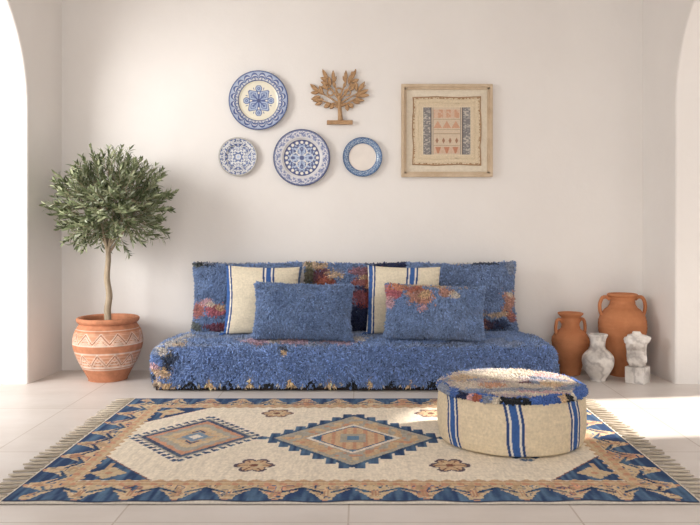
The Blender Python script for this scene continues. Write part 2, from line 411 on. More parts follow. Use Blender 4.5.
# ---------------------------------------------------------------- cushions
def pillow_grid(w, h, th, nu=48, nv=48, pinch=0.06, p=2.4):
    u = np.linspace(-1, 1, nu); v = np.linspace(-1, 1, nv)
    u = np.sin(u*PI/2)*0.35+u*0.65; v = np.sin(v*PI/2)*0.35+v*0.65
    U, Vv = np.meshgrid(u, v, indexing='ij')
    x = w/2*U*(1-pinch*(1-Vv**2)); z = h/2*Vv*(1-pinch*(1-U**2))
    t = th/2*np.sqrt(np.clip((1-np.abs(U)**p)*(1-np.abs(Vv)**p), 0, 1))
    return U, Vv, x, z, t
def shag_pillow(name, label, x, y, z, w, h, th, tilt, rz, roll, colf, seed, n=9500, group=None, ln=0.022, pinch=0.06):
    t = thing(name, label, 'cushion', (x, y, z), (0, 0, 0), group)
    t.rotation_euler = (-tilt, roll, rz)
    U, Vv, X, Z, T = pillow_grid(w, h, th, pinch=pinch)
    rng = np.random.default_rng(seed)
    parts = []
    for s in (-1, 1):
        wr = (fbm(X*9+seed, Z*9, seed)-0.5)*0.018*(T > 0.02)
        G = np.stack([X, s*T+wr, Z+h/2], -1)
        if s > 0: G = G[::-1]
        nn = n if s < 0 else n//4
        P, N, a, b = sample_grid(G, nn, rng)
        # outward normals
        N = N*np.sign((N[:, 1]*s))[:, None]
        c = colf(P[:, 0]/(w/2), (P[:, 2]-h/2)/(h/2), seed)
        parts.append(tufts(P, N, c, ln, 0.0095, droop=0.7, clump=0.5, seed=seed+s+1, shade=0.22))
        gv = G.reshape(-1, 3); parts.append((gv, grid_faces(G.shape[0], G.shape[1]), colf(gv[:, 0]/(w/2), (gv[:, 2]-h/2)/(h/2), seed)*0.75))  # backing painted darker than the pile, gap shade put into its colour
    # edge tufts
    k = np.linspace(0, 1, 400); E = []
    for a, b in (((-1, -1), (1, -1)), ((1, -1), (1, 1)), ((1, 1), (-1, 1)), ((-1, 1), (-1, -1))):
        uu = a[0]+(b[0]-a[0])*k; vv = a[1]+(b[1]-a[1])*k
        ex = w/2*uu*(1-pinch*(1-vv**2)); ez = h/2*vv*(1-pinch*(1-uu**2))
        nrm = np.array([(a[0]+b[0])/2, 0, (a[1]+b[1])/2])
        E.append((np.stack([ex, np.zeros_like(ex), ez+h/2], -1), np.tile(nrm, (len(ex), 1))))
    P = np.concatenate([e[0] for e in E]); N = np.concatenate([e[1] for e in E])
    P = P+rng.normal(0, 0.004, P.shape)
    c = colf(P[:, 0]/(w/2), (P[:, 2]-h/2)/(h/2), seed)
    parts.append(tufts(P, N, c, ln*0.7, 0.012, droop=0.4, clump=0.3, seed=seed+9, shade=0.15))
    V, F, K = merge(*parts)
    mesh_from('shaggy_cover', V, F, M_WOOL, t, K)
    return t
BB = lin((124, 148, 190)); BB2 = lin((130, 152, 192))
def c_left(u, v, s):
    c = np.tile(BB, (len(u), 1)); c *= (0.95+0.3*(fbm(u*2, v*2, 5)-0.5))[:, None]
    return paint_blobs(c, u, v, [(-.72, -.18, .17, .12, PINK), (-.55, -.38, .22, .2, lin((196, 104, 104))), (-.85, -.4, .12, .2, RUST), (-.62, -.2, .1, .07, CREAM), (-.45, -.3, .1, .08, TAN),
        (-.2, -.78, .3, .1, MAROON), (-.5, -.85, .3, .1, lin((150, 70, 78))), (-.92, -.85, .1, .16, OLIVE), (-.9, .95, .12, .09, OLIVE), (-.7, .97, .2, .07, INK), (-.3, .97, .5, .05, GREY),
        (.3, -.3, .25, .3, lin((96, 60, 80)))], 2, 0.5, 7)
def c_mid(u, v, s):
    c = np.tile(BB*0.9, (len(u), 1))
    k = (v < -0.15) | (u > 0.2); c[k] = NAVY*1.2
    return paint_blobs(c, u, v, [(-.75, .55, .35, .35, lin((120, 50, 34))), (-.55, .4, .2, .2, RUST), (-.8, .9, .35, .1, TAN), (-.35, .65, .18, .14, TAN), (-.9, .55, .1, .4, OLIVE),
        (.0, .8, .4, .16, BB), (.28, .72, .4, .14, lin((180, 120, 122))), (.22, .42, .28, .16, RUST), (.1, .0, .25, .3, lin((170, 84, 74))), (.4, .55, .1, .08, CREAM), (.15, .55, .1, .07, TAN),
        (.25, .25, .3, .08, NAVY), (-.5, -.2, .5, .3, BB*0.8), (.32, .3, .12, .1, ORANGE), (-.1, .2, .12, .15, MAROON)], 12, 0.5, 8)
def c_right(u, v, s):
    c = np.tile(BB2, (len(u), 1)); c *= (0.97+0.3*(fbm(u*2, v*2, 7)-0.5))[:, None]
    return paint_blobs(c, u, v, [(.12, -.3, .24, .2, ORANGE), (.05, -.62, .3, .22, RUST), (.3, -.8, .3, .16, lin((176, 112, 84))), (.85, -.15, .14, .36, ORANGE), (.86, .1, .07, .09, CREAM),
        (.62, -.52, .3, .08, TAN), (.65, -.78, .25, .13, NAVY), (.88, -.6, .1, .2, RUST), (.4, .96, .3, .05, INK), (.0, .97, .2, .05, CREAM), (.9, .9, .08, .2, GREY), (-.6, -.3, .3, .4, RUST)], 22, 0.5, 7)
def c_plain(u, v, s):
    c = np.tile(lin((124, 148, 190)), (len(u), 1)); c *= (0.97+0.35*(fbm(u*2.5, v*2.5, 17)-0.5))[:, None]; return c
def c_lumb(u, v, s):
    c = np.tile(lin((128, 152, 194)), (len(u), 1)); c *= (0.97+0.35*(fbm(u*2.5, v*2.5, 27)-0.5))[:, None]
    return paint_blobs(c, u, v, [(-.84, .7, .16, .3, lin((206, 110, 108))), (-.9, .3, .1, .22, PINK), (-.75, .85, .2, .14, ORANGE), (-.3, .5, .24, .34, ORANGE), (-.22, .6, .1, .14, TAN), (-.28, .08, .11, .16, PINK),
        (.2, .72, .16, .18, ORANGE), (.38, .62, .1, .14, CREAM), (-.05, .93, .5, .08, TAN), (-.45, .8, .2, .1, RUST)], 32, 0.5, 8)
GB = 'shaggy blue cushions along the back'
ZT = 0.298
shag_pillow('square_cushion', 'large shaggy blue cushion at left end of sofa, pink flower on its lower side', -1.12+.355, 5.006, ZT, .72, .455, .17, .10, 0.0, 0.0, c_left, 101, group=GB)
shag_pillow('square_cushion', 'large shaggy cushion at the middle of sofa back, dark blue with rust flowers', -.045, 5.008, ZT, .68, .455, .16, .10, 0.0, 0.01, c_mid, 102, group=GB)
shag_pillow('square_cushion', 'large shaggy blue cushion at right end of sofa, orange flowers in lower corner', .675, 5.006, ZT, .73, .455, .17, .10, 0.0, -0.01, c_right, 103, group=GB)
shag_pillow('lumbar_cushion', 'plain blue shaggy oblong cushion without flowers in front of the left striped cushion', -.365, 4.648, ZT+.006, .605, .335, .19, .20, -0.03, 0.02, c_plain, 104, n=8500, group='oblong shaggy cushions in front')
shag_pillow('lumbar_cushion', 'blue shaggy oblong cushion with orange flowers along its top, in front of right striped cushion', .453, 4.645, ZT+.006, .610, .325, .19, .20, -0.04, 0.03, c_lumb, 105, n=8500, group='oblong shaggy cushions in front')
KC = lin((224, 213, 190)); KB = lin((66, 100, 160)); KD = lin((44, 56, 96)); KW = lin((228, 222, 210))
def stripe(col, d, wide=0.055):
    """d = signed distance / stripe half width"""
    a = np.abs(d); m = a < 1
    col[m & (a < 0.42)] = KB; col[m & (a >= 0.42) & (a < 0.68)] = KW; col[m & (a >= 0.68)] = KD*0.6+KB*0.4
    return col
def kilim_pillow(name, label, x, y, w, h, th, tilt, rz, roll, edge, mid, seed):
    t = thing(name, label, 'cushion', (x, y, ZT), (-tilt, roll, rz), 'striped flat-woven cushions')
    n = 150; U, Vv, X, Z, T = pillow_grid(w, h, th, n, n, pinch=0.05)
    parts = []
    for s in (-1, 1):
        wr = (fbm(X*6+seed, Z*10, seed)-0.5)*0.02*(T/(th/2))
        puck = 0.004*np.sin(Vv*42+4*fbm(U*3, Vv*3, seed))*np.clip((np.abs(U)-0.82)/0.18, 0, 1)*(T > 0.003)
        G = np.stack([X, s*T+wr+puck, Z+h/2], -1); gv = G.reshape(-1, 3); u = U.ravel(); v = Vv.ravel()
        c = np.tile(KC, (len(u), 1))*(1+0.10*(noise(u*3, v*90, seed)-0.5)+0.10*(fbm(u*3, v*6, seed+1)-0.5))[:, None]
        uu = u+0.02*np.sin(v*3+seed)
        c = stripe(c, (uu-mid)/0.16); c = stripe(c, (uu-edge)/0.13)
        parts.append((gv, grid_faces(n, n), c))
    V, F, K = merge(*parts); mesh_from('woven_cover', V, F, M_KILIM, t, K)
    # corner tassel
    V = []; F = []
    for k in range(7):
        a = random.uniform(-.5, .5); add_tube(V, F, [(-w/2+.012, 0, .012), (-w/2-.004+a*.01, -.008, .006), (-w/2-.012+a*.03, -.014, -.004+random.uniform(0, .012))], [.004, .005, .003], 5)
    o = mesh_from('corner_tassel', V, F, M_FRINGE, t, np.tile(KB, (len(V), 1)))
kilim_pillow('striped_cushion', 'cream woven cushion with blue stripes, the left of the two, partly behind the plain cushion', -.645, 4.826, .475, .445, .13, .13, 0.10, 0.03, -.97, .18, 5)
kilim_pillow('striped_cushion', 'cream woven cushion with blue stripes, behind the orange flowered oblong cushion', .268, 4.83, .475, .445, .13, .13, -0.04, 0.02, -.93, .22, 8)

# ---------------------------------------------------------------- rug
RX, RY, RW, RH = -.037, 3.50, 2.54, 1.62
def rug():
    t = thing('patterned_rug', 'large flat-woven rug with cream field, blue diamond medallions and blue border, on the tiled floor', 'rug', (RX, RY, 0))
    nx, ny = 640, 440
    gx = np.linspace(-RW/2, RW/2, nx); gy = np.linspace(-RH/2, RH/2, ny)
    X, Y = np.meshgrid(gx, gy, indexing='ij'); x = X.ravel(); y = Y.ravel()
    N1 = lin((52, 72, 108)); N2 = lin((104, 134, 162)); N3 = lin((44, 54, 80)); CF = lin((233, 221, 202)); CT = lin((200, 170, 138)); CP = lin((198, 150, 124)); CG = lin((172, 166, 154)); CW = lin((228, 218, 204)); CL = lin((204, 182, 150)); BR = lin((128, 88, 76))
    q = 0.0055  # knot size gives stepped edges
    xs = (np.floor(x/q)+.5)*q; ys = (np.floor(y/q)+.5)*q
    ax = np.abs(xs); ay = np.abs(ys)
    col = np.tile(CF, (len(x), 1)); col *= (1+0.10*(noise(x*60, y*3, 4)-0.5)+0.06*(fbm(x*4, y*8, 9)-0.5))[:, None]
    def blue(n): return N1+(N2-N1)*n[:, None]
    nb = np.clip((noise(x*70, y*6, 2)-0.3)*1.1+0.25*(fbm(x*6, y*6, 66)-0.3), 0, 1)
    fl = noise(xs*45, ys*45, 13)
    B = blue(nb)
    ix, iy = RW/2-0.205, RH/2-0.215   # inner field half sizes
    dedge = np.minimum((RW/2-ax), (RH/2-ay))
    horiz = (RH/2-ay) < (RW/2-ax)*1.0
    s = np.where(horiz, xs, ys); dd = np.where(horiz, RH/2-ay, RW/2-ax)
    # --- field motifs
    def diamond(cx, cy, hw, hh): return np.abs(xs-cx)/hw+np.abs(ys-cy)/hh
    def paint(m, c):
        col[m] = c[m] if getattr(c, 'ndim', 1) == 2 else c
    # centre medallion
    d = diamond(0, 0, .40, .43)
    pp = .056; xp = np.floor(ax/pp)*pp; yed = .43*(1-xp/.40); f = (ax/pp) % 1
    teeth = (d > 1) & (ay < yed+.012) & (ax < .455) & (f > .2); paint(teeth, B)
    paint((ay < .012) & (ax > .39) & (ax < .44), B)
    paint((d <= 1.0), CG*(1+0.2*(fl-0.5))[:, None])
    paint((d > 0.93) & (d <= 1.0), B*0.85)
    m = (d <= 0.84) & (d > 0.58); paint(m & (noise(xs*28, ys*22, 5) > 0.44), CT)
    paint(m & (noise(xs*30, ys*30, 6) > 0.7), CP)
    m = (d <= .9) & (d > .5) & (((xs*11) % 1.0) < 0.32) & (((ys*9) % 1) < .4); paint(m, CL)
    paint((d <= .56) & (d > .50), CW); paint(d <= .50, B*0.95)
    paint((d <= .50) & (((np.abs(xs)*22) % 1.0) < .35) & (d > .44), N2)
    m = (ax < .15) & (ay < .18-0.0*ax) & (np.maximum(np.floor(ax/.045)*.045/.17, 0)+np.floor(ay/.05)*.05/.22 < .85) & (d < .47)
    paint(m, CT*1.08); paint(m & (((xs+.5)*20 % 1) < .3), CP); paint((ax < .06) & (ay < .07), CG); paint((ax < .03) & (ay < .035), N2)
    # side medallions
    for sx in (-1, 1):
        cx = sx*.739; px = xs-cx
        d = diamond(cx, .02, .262, .315)
        ph = ((np.abs(px)-np.abs(ys-.02)*.83)/0.060) % 1.0
        paint((d > 1.0) & (d < 1.06), CG*1.1); hook = ((d > 1.12) & (d < 1.23) & (ph < .66)) | ((d > 1.05) & (d < 1.23) & (ph < .30)); paint(hook, B*0.8+lin((92, 88, 98))*.2)
        paint(d <= 1.0, B*0.6+lin((92, 88, 98))*.4); paint(d <= .88, CP*(1+0.25*(fl-0.5))[:, None]*1.02)
        zz = np.abs(((np.arctan2(ys-.02, px)*14/(2*PI)) % 1)-.5)*.16
        paint(d < .72+zz, CG); paint(d < .55+zz, CL); paint(d < .44, CT); paint((d < .44) & (fl > .6), CG); paint(d < .26, N2*0.9+CG*0.2); paint(d < .13, CW)
        paint((d < .36) & (d > .3) & (np.abs(px) < .03), N1)
    # rosettes
    for sx in (-1, 1):
        for sy in (-1, 1):
            cx, cy = sx*.405, sy*.43+.03; u = xs-cx; v = ys-cy
            a = np.arctan2(v, u*1.05); r = np.sqrt((u*1.05)**2+v**2); R = .058+.032*np.abs(np.cos(a*3.0))**.7; v = v
            paint(r < R, lin((118, 98, 98)) if sy > 0 else lin((96, 84, 96))); paint(r < R*.80, CT*1.05); paint((r < R*.78) & (np.abs(np.sin(a*3)) < .22), BR); paint((r < R*.45) & (fl > .4), CL); paint(r < .018, BR)
    # corner triangles
    cxn = ix-ax; cyn = iy-ay
    d = cxn/.29+cyn/.325
    inside = (ax < ix-.006) & (ay < iy-.006)
    paint(inside & (d < 1.0) & (cxn > 0.01) & (cyn > .01), B)
    u = cxn-.09; v = cyn-.10; r = np.maximum(np.abs(u), np.abs(v)); st = (np.abs(u)+np.abs(v))
    fl2 = (st < .075) & ((np.abs(u) < .022) | (np.abs(v) < .022) | (np.abs(np.abs(u)-np.abs(v)) < .014)); paint(inside & fl2, CL); paint(inside & (st < .02), CP)
    fl3 = (np.abs(u+.02) < .012) & (v > .04) & (v < .12); paint(inside & fl3, CT)
    paint(inside & (d >= 1.0) & (d < 1.025), BR*1.2)
    # --- border
    bo = (ax >= ix) | (ay >= iy)
    paint(bo, B)
    # inner chain of tan scallops
    bw = np.where(horiz, .215, .205)
    ph = (s/.062) % 1.0; zz = .018*np.abs(ph*2-1)
    chain = bo & (dd > bw-.045-zz*.6); paint(chain, CT); paint(chain & (ph > .6), CP); paint(bo & (dd > bw-.012-zz*.5), CL)
    paint(bo & (dd > bw-.004), BR*1.4)
    ext = (dd > bw) & (dd < bw+.022) & (dd < bw+zz*1.3); paint(ext & ~bo, CT)
    # leaf motifs along the border
    per = .182; ph = ((s/per) % 1.0); k = np.floor(s/per).astype(int)
    pc = np.abs(((ph+.5) % 1)-.5); rag = (noise(xs*60, ys*60, 17)-.5)*.012
    top = .030+.105*np.clip(1-pc/.37, 0, 1)**.62+rag
    lens = bo & (dd > top) & (dd < bw-.045)
    lc = np.where(((k % 3) == 0)[:, None], CL, np.where(((k % 3) == 1)[:, None], CP, CT))
    paint(lens, lc*(1+0.7*(noise(xs*40, ys*40, 8)-.5))[:, None])
    n5 = noise(xs*55, ys*30, 19); paint(lens & (n5 > .66), CL*1.05); paint(lens & (n5 < .24), CT*.8); paint(lens & (np.abs(n5-.5) < .05), B)
    paint(lens & (dd < top+.014), CL*1.05)
    arm = bo & (np.abs(dd-(.142-.11*pc)) < .011*(1-pc)) & (pc < .42); paint(arm, B*.75); arm2 = bo & (np.abs(dd-(.158-.11*pc)) < .004) & (pc < .40); paint(arm2, CL)
    
    inn = lens & (np.abs(pc-.5) < .07) & (np.abs(dd-.085) < .030) & (((s/.011) % 1) < .45); paint(inn, CP*.85)
    lo = bo & (dd > .018) & (dd < .03) & (pc > .44); paint(lo, CP)
    paint(RH/2-np.abs(y) < .005, CW*.9); paint(RW/2-np.abs(x) < .012, CW*.9); paint((RW/2-np.abs(x) >= .012) & (dedge >= .005) & (dedge < .014), N3)
    col *= (1+0.22*(noise(x*160, y*40, 31)-0.5)+0.12*(noise(x*30, y*150, 41)-.5))[:, None]
    wav = 0.0022*np.clip(1-(RH/2+y)/.12, 0, 1)*(np.sin(x*9)+np.sin(x*23+1))
    z = 0.011+0.0012*(fbm(x*12, y*12, 3)-.5)+wav
    z = np.where(dedge_round(x, y) < .006, z-.004, z)
    V = np.stack([x, y, z], -1); F = grid_faces(nx, ny)
    # skirt down to the floor
    idx = np.arange(nx*ny).reshape(nx, ny); loop = np.concatenate([idx[:, 0], idx[-1, 1:], idx[-2::-1, -1], idx[0, -2:0:-1]])
    sk = V[loop].copy(); sk[:, 2] = 0.003; n0 = len(V); m = len(loop)
    V = np.concatenate([V, sk]); col = np.concatenate([col, np.tile(CW*.7, (m, 1))])
    ii = np.arange(m); F2 = np.stack([loop[ii], n0+ii, n0+(ii+1) % m, loop[(ii+1) % m]], -1)
    mesh_from('woven_field', V, np.concatenate([F, F2]), M_RUG, t, col)
    rng = random.Random(4)
    for sx in (-1, 1):
        V = []; F = []; K = []
        for k in range(34):
            yy = -RH/2+.016+k*(RH-.03)/33
            for j in range(3):
                y0 = yy+rng.uniform(-.0045, .0045); L = rng.uniform(.075, .105); dy = rng.uniform(-.006, .006)
                n0 = len(V)
                add_tube(V, F, [(sx*(RW/2-.004), yy+(y0-yy)*2.2, .009), (sx*(RW/2+L*.3), y0, .0075), (sx*(RW/2+L*.7), y0+dy*.5, .006), (sx*(RW/2+L), y0+dy, .005)], [.0042, .0050, .0045, .003], 5)
                c = lin((204, 192, 174))*rng.uniform(.7, 1.05); K += [c]*(len(V)-n0)
        mesh_from('fringe', V, F, M_FRINGE, t, np.array(K))['label'] = 'cream knotted yarn fringe on the short side'
def dedge_round(x, y): return np.minimum(RW/2-np.abs(x), RH/2-np.abs(y))
rug()

# ---------------------------------------------------------------- pouf
def pouf():
    px, py, r, H = .70, 3.51, .338, .235
    t = thing('round_pouf', 'round cream woven pouf with blue stripes and shaggy top, standing on the rug', 'pouf', (px, py, .013))
    prof = interp_profile([(.02, 0), (.24, .0), (.318, .003), (.334, .03), (.341, .09), (.341, .15), (.337, .20), (.332, .235), (.30, .245)], 10)
    def cf(T, Z, I):
        c = np.tile(lin((226, 209, 180)), (len(T), 1))*(1+.12*(fbm(T*12, Z*60, 4)-.5)+.08*(noise(T*3, Z*260, 6)-.5))[:, None]
        base = -PI/2+math.radians(-8)
        a = ((T-base-0.04*(.12-Z)/.12+.012*np.sin(Z*30))+PI) % (2*PI)-PI
        step = 2*PI/7; b = (a+step/2) % step-step/2
        return stripe(c, b*.34/.038)
    lathe('woven_body', prof, M_KILIM, t, 700, cf, lambda T, Z, R: .006*(fbm(T*7, Z*22, 3)-.5)*np.clip(R/.3, 0, 1)+.0025*(fbm(T*40, Z*90, 5)-.5))
    rng = np.random.default_rng(9)
    # shaggy lid
    pf = np.array([(.001, .262), (.1, .262), (.2, .260), (.28, .257), (.312, .254), (.328, .248), (.336, .240), (.338, .231)])
    pf = interp_profile(pf, 4); seg = 120; th = np.linspace(0, 2*PI, seg+1)
    G = np.zeros((seg+1, len(pf), 3))
    for j, (rr, zz) in enumerate(pf): G[:, j] = np.stack([rr*np.cos(th), rr*np.sin(th), np.full(seg+1, zz)], -1)
    P, N, _, _ = sample_grid(G, 15000, rng)
    N = N*np.sign((N*(P-np.array([0, 0, .1]))).sum(1))[:, None]
    def cc(P):
        x, y, z = P.T; rr = np.hypot(x, y); c = np.tile(lin((84, 118, 186)), (len(P), 1))
        s = fbm(x*9+4, y*16, 77); m = rr < .305+.05*(fbm(x*14, y*14, 8)-.5); c[m] = lin((196, 178, 178)); c[m & (s > .45)] = lin((222, 208, 192)); c[m & (s < .36)] = GREY
        inner = [(-.10, -.12, .06, .05, ORANGE), (.16, -.1, .05, .05, TAN), (-.2, -.2, .06, .03, BLUE2), (.02, -.2, .2, .03, GREY), (.05, -.06, .03, .02, MAROON), (.0, .1, .12, .08, CREAM), (-.05, .2, .2, .05, CREAM),
                 (.2, .12, .08, .06, PINK), (-.22, .05, .06, .08, TAN), (.1, -.24, .1, .02, PINK)]
        c = paint_blobs(c, x, y, inner, 5, .5, 30)
        a = np.degrees(np.arctan2(y, x)); m = (rr > .3)
        for a0, w, k in ((-100, 8, INK), (-90, 4, INK), (-54, 5, INK), (-48, 2.5, CREAM), (-127, 4, RUST), (-133, 3, PINK), (-118, 3, GREY), (-112, 3, CREAM), (-140, 4, NAVY), (-60, 3, TAN), (150, 20, CREAM), (-165, 12, GREY), (60, 30, CREAM), (100, 20, GREY)):
            q = m & (np.abs(a-a0) < w*(.6+.8*noise(a*.5, z*90, 6))) & (rr > .318); c[q] = k
        return c
    tf = tufts(P, N, cc(P), .015, .010, droop=.35, clump=.4, seed=61, shade=.13)
    gv = G[:-1].reshape(-1, 3)
    V, F, K = merge(tf, (gv, grid_faces(seg, len(pf), True), cc(gv)*.75))  # lid backing darkened in colour to suggest shade between tufts
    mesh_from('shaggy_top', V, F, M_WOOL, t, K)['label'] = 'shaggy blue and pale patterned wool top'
pouf()

# ---------------------------------------------------------------- olive tree in pot
def olive():
    X0, Y0 = -1.652, 4.90
    t = thing('potted_olive_tree', 'small round-crowned olive tree in a patterned terracotta pot left of the sofa', 'potted tree', (X0, Y0, 0))
    outer = interp_profile([(.01, .0), (.118, .0), (.128, .012), (.160, .07), (.200, .145), (.226, .225), (.226, .275), (.212, .325), (.190, .358), (.186, .368), (.196, .376), (.204, .388), (.203, .402), (.192, .408), (.176, .402), (.170, .385), (.172, .34)], 12)
    TC = lin((192, 130, 98)); TL = lin((216, 172, 146)); TD = lin((166, 108, 80)); WL = lin((228, 208, 192))
    def cf(T, Z, I):
        c = np.tile(TC, (len(T), 1))*(1+.16*(fbm(T*5, Z*14, 4)-.5))[:, None]
        out = I < 12*13
        for z0, z1, nz in ((.245, .325, 13), (.105, .190, 12)):
            m = (Z > z0) & (Z < z1) & out; k = TL*(.88+.24*fbm(T*9, Z*60, 9))[:, None]; c[m] = (k*.8+TC*.2)[m]
            f = (T*nz/(2*PI)) % 1.0; h = (Z-z0)/(z1-z0); tri = np.abs(f*2-1)
            d = np.abs(h-(.12+.76*tri)); c[m & (d < .07)] = TD; c[m & (d >= .07) & (d < .14)] = WL
            d2 = np.abs(h-(-.22+.76*tri)); c[m & (d2 < .05)] = TD*1.1
            low = m & (h < tri*.76-.1) & (((h*9) % 1) < .4); c[low] = WL*.95
            up = m & (h > tri*.76+.34) & (((h*8) % 1) < .3); c[up] = TC
        for z in (.338, .243, .196, .190, .100, .088):
            m = (np.abs(Z-z) < .003) & out; c[m] = WL*.9
        m = (Z < .08); c[m] = (TC*.92)
        return c
    outer = outer*np.array([[.965, 1.0]])
    pot = lathe('pot', outer, M_POT, t, 360, cf); pot['label'] = 'rounded terracotta pot with two bands of whitish zigzags'
    V = [(.0, 0, .366)]; F = []; n = 40
    for r in (.06, .12, .172):
        for k in range(n):
            a = 2*PI*k/n; V.append((r*math.cos(a), r*math.sin(a), .362+.008*random.random()))
    for k in range(n): F.append([0, 1+k, 1+(k+1) % n])
    for q in range(2):
        for k in range(n): F.append([1+q*n+k, 1+(q+1)*n+k, 1+(q+1)*n+(k+1) % n, 1+q*n+(k+1) % n])
    mesh_from('soil', V, F, M_SOIL, t)
    # trunk and branches
    V = []; F = []
    tr = smooth_path([(.003, 0, .35), (-.004, 0, .45), (.004, .01, .55), (-.008, 0, .66), (.002, -.005, .77), (.0, 0, .86)], 5)
    add_tube(V, F, tr, [.024-.008*i/(len(tr)-1) for i in range(len(tr))], 10)
    rng = random.Random(12)
    CC = Vector((.040, -.05, 1.150)); RR = Vector((.405, .28, .345))
    tips = []; fork = Vector((0, 0, .85))
    mains = []
    for k in range(9):
        a = 2*PI*k/9+rng.uniform(-.25, .25); el = rng.uniform(.25, 1.2)
        d = Vector((math.cos(a)*math.cos(el), math.sin(a)*math.cos(el)*.75, math.sin(el)))
        end = CC+Vector((d.x*RR.x*.62, d.y*RR.y*.62, (d.z-.45)*RR.z*.85))
        st = fork+Vector((0, 0, rng.uniform(-.06, .03)))
        midp = st.lerp(end, .45)+Vector((d.x*.03, d.y*.03, rng.uniform(-.01, .03)))
        pth = smooth_path([st, midp, end], 5); mains.append([Vector(p) for p in pth])
        add_tube(V, F, pth, [.0095-.006*i/(len(pth)-1) for i in range(len(pth))], 6)
    LV = []; LF = []; LC = []
    G1 = lin((118, 128, 92)); G2 = lin((160, 166, 132)); G3 = lin((88, 100, 66)); G4 = lin((184, 190, 166))
    def leaf(p, d, side, L, w):
        d = d.normalized(); s = side-d*side.dot(d)
        if s.length < 1e-3: s = d.cross(Vector((0, 0, 1)))
        s.normalize(); nrm = d.cross(s); n0 = len(LV)
        for u, ww, cz in ((0, .12, 0), (.3, .85, .04), (.62, .9, .05), (1, .06, -.03)):
            c = p+d*(L*u)+nrm*(L*cz)
            LV.append(tuple(c-s*(w*.5*ww)+nrm*(w*.12*ww))); LV.append(tuple(c)); LV.append(tuple(c+s*(w*.5*ww)+nrm*(w*.12*ww)))
        for k in range(3):
            for j in range(2): a = n0+k*3+j; LF.append([a, a+1, a+4, a+3])
        r = rng.random(); c = G1 if r < .4 else G2 if r < .72 else G3 if r < .88 else G4
        LC.extend([c*rng.uniform(.8, 1.2)]*12)
    def twig(st, d, L, nl):
        d = d.normalized(); pts = [st]; cur = st; dd = d.copy()
        for k in range(4):
            dd = (dd+Vector((rng.uniform(-.15, .15), rng.uniform(-.15, .15), rng.uniform(-.05, .16)))).normalized(); cur = cur+dd*(L/4); pts.append(cur)
        if any(Y0+p.y > YB-.03 for p in pts) or any(X0+p.x < -2.06 for p in pts): return
        add_tube(V, F, pts, [.0026, .0023, .002, .0016, .001], 4)
        for k in range(nl):
            u = .12+.88*k/(nl-1); q = u*4; i = min(3, int(q)); p = pts[i].lerp(pts[i+1], q-i); ax = (pts[i+1]-pts[i]).normalized()
            a0 = rng.uniform(0, PI)
            for sgn in (0, PI):
                rd = Vector((math.cos(a0+sgn), math.sin(a0+sgn), rng.uniform(-.3, .5))); rd = (rd-ax*rd.dot(ax)).normalized()
                ld_ = (ax*.75+rd*.75+Vector((0, 0, .08))); Lf = rng.uniform(.038, .060)
                if Y0+(p+ld_.normalized()*Lf).y > YB-.012: continue
                leaf(p, ld_, ax.cross(rd), Lf, rng.uniform(.011, .0155))
    cnt = 0
    while cnt < 330:
        # point in the crown ellipsoid, biased to the shell
        a = rng.uniform(0, 2*PI); z = rng.uniform(-.95, 1); rr = (rng.uniform(.12, 1))**.42*.93
        dv = Vector((math.cos(a)*math.sqrt(1-z*z), math.sin(a)*math.sqrt(1-z*z), z))
        bump_ = 1+.13*math.sin(dv.x*5+1.3)*math.cos(dv.z*6+.5)+rng.uniform(-.06, .07)
        p = CC+Vector((dv.x*RR.x, dv.y*RR.y, dv.z*RR.z))*rr*bump_
        if p.z < .86 and abs(p.x) < .1: continue
        if p.z < .90 and rng.random() < .3: continue
        # nearest main limb
        best = min((q for m in mains for q in m[3:]), key=lambda q: (q-p).length)
        out = (Vector((dv.x, dv.y*.8, dv.z))*.8+(p-best)*.6+Vector((0, 0, .12))).normalized()
        L = rng.uniform(.09, .17); st = p-out*L*.75
        if rng.random() < .35: add_tube(V, F, [best, best.lerp(st, .5)+Vector((0, 0, .008)), st], [.003, .0026, .0022], 4)
        twig(st, out, L, 9); cnt += 1
    mesh_from('trunk', V, F, M_BARK, t)['label'] = 'slender pale grey trunk and branches'
    mesh_from('foliage', LV, LF, M_LEAF, t, np.array(LC), smooth=False)['label'] = 'grey-green narrow leaves'
olive()

# ---------------------------------------------------------------- amphorae and vase
def amphora(label, x, y, prof, handle, hr, rz=0):
    t = thing('amphora', label, 'jar', (x, y, 0), (0, 0, rz), 'terracotta amphorae')
    pf = interp_profile(prof, 8)
    lathe('body', pf, M_TERRA, t, 96, None, lambda T, Z, R: .0012*np.sin(Z*260)*(R > .03)+.002*(fbm(T*2, Z*20, 5)-.5))
    for s in (-1, 1):
        V = []; F = []; pts = smooth_path([(s*a, 0, b) for a, b in handle], 6)
        add_tube(V, F, pts, hr, 12)
        mesh_from('handle', V, F, M_TERRA, t)
amphora('smaller brown terracotta jar with two handles, between the sofa and the white vase', 1.413, 5.06,
        [(.005, 0), (.058, 0), (.066, .01), (.078, .06), (.105, .14), (.124, .215), (.118, .255), (.09, .29), (.066, .31), (.060, .34), (.062, .38), (.074, .398), (.083, .405), (.083, .414), (.070, .416), (.056, .40), (.052, .36), (.05, .31)],
        [(.058, .352), (.078, .372), (.098, .362), (.106, .33), (.106, .29), (.099, .262), (.088, .25)], .011, .2)
amphora('tall orange terracotta jar with two looped handles in the right corner, largest of the jars', 1.755, 5.035,
        [(.005, 0), (.075, 0), (.083, .01), (.096, .07), (.125, .17), (.150, .27), (.157, .335), (.150, .385), (.125, .43), (.097, .455), (.084, .475), (.080, .50), (.086, .522), (.097, .532), (.098, .543), (.086, .547), (.070, .53), (.066, .49), (.07, .45)],
        [(.084, .508), (.108, .524), (.134, .518), (.150, .485), (.152, .45), (.146, .418), (.132, .39)], .012, .0)
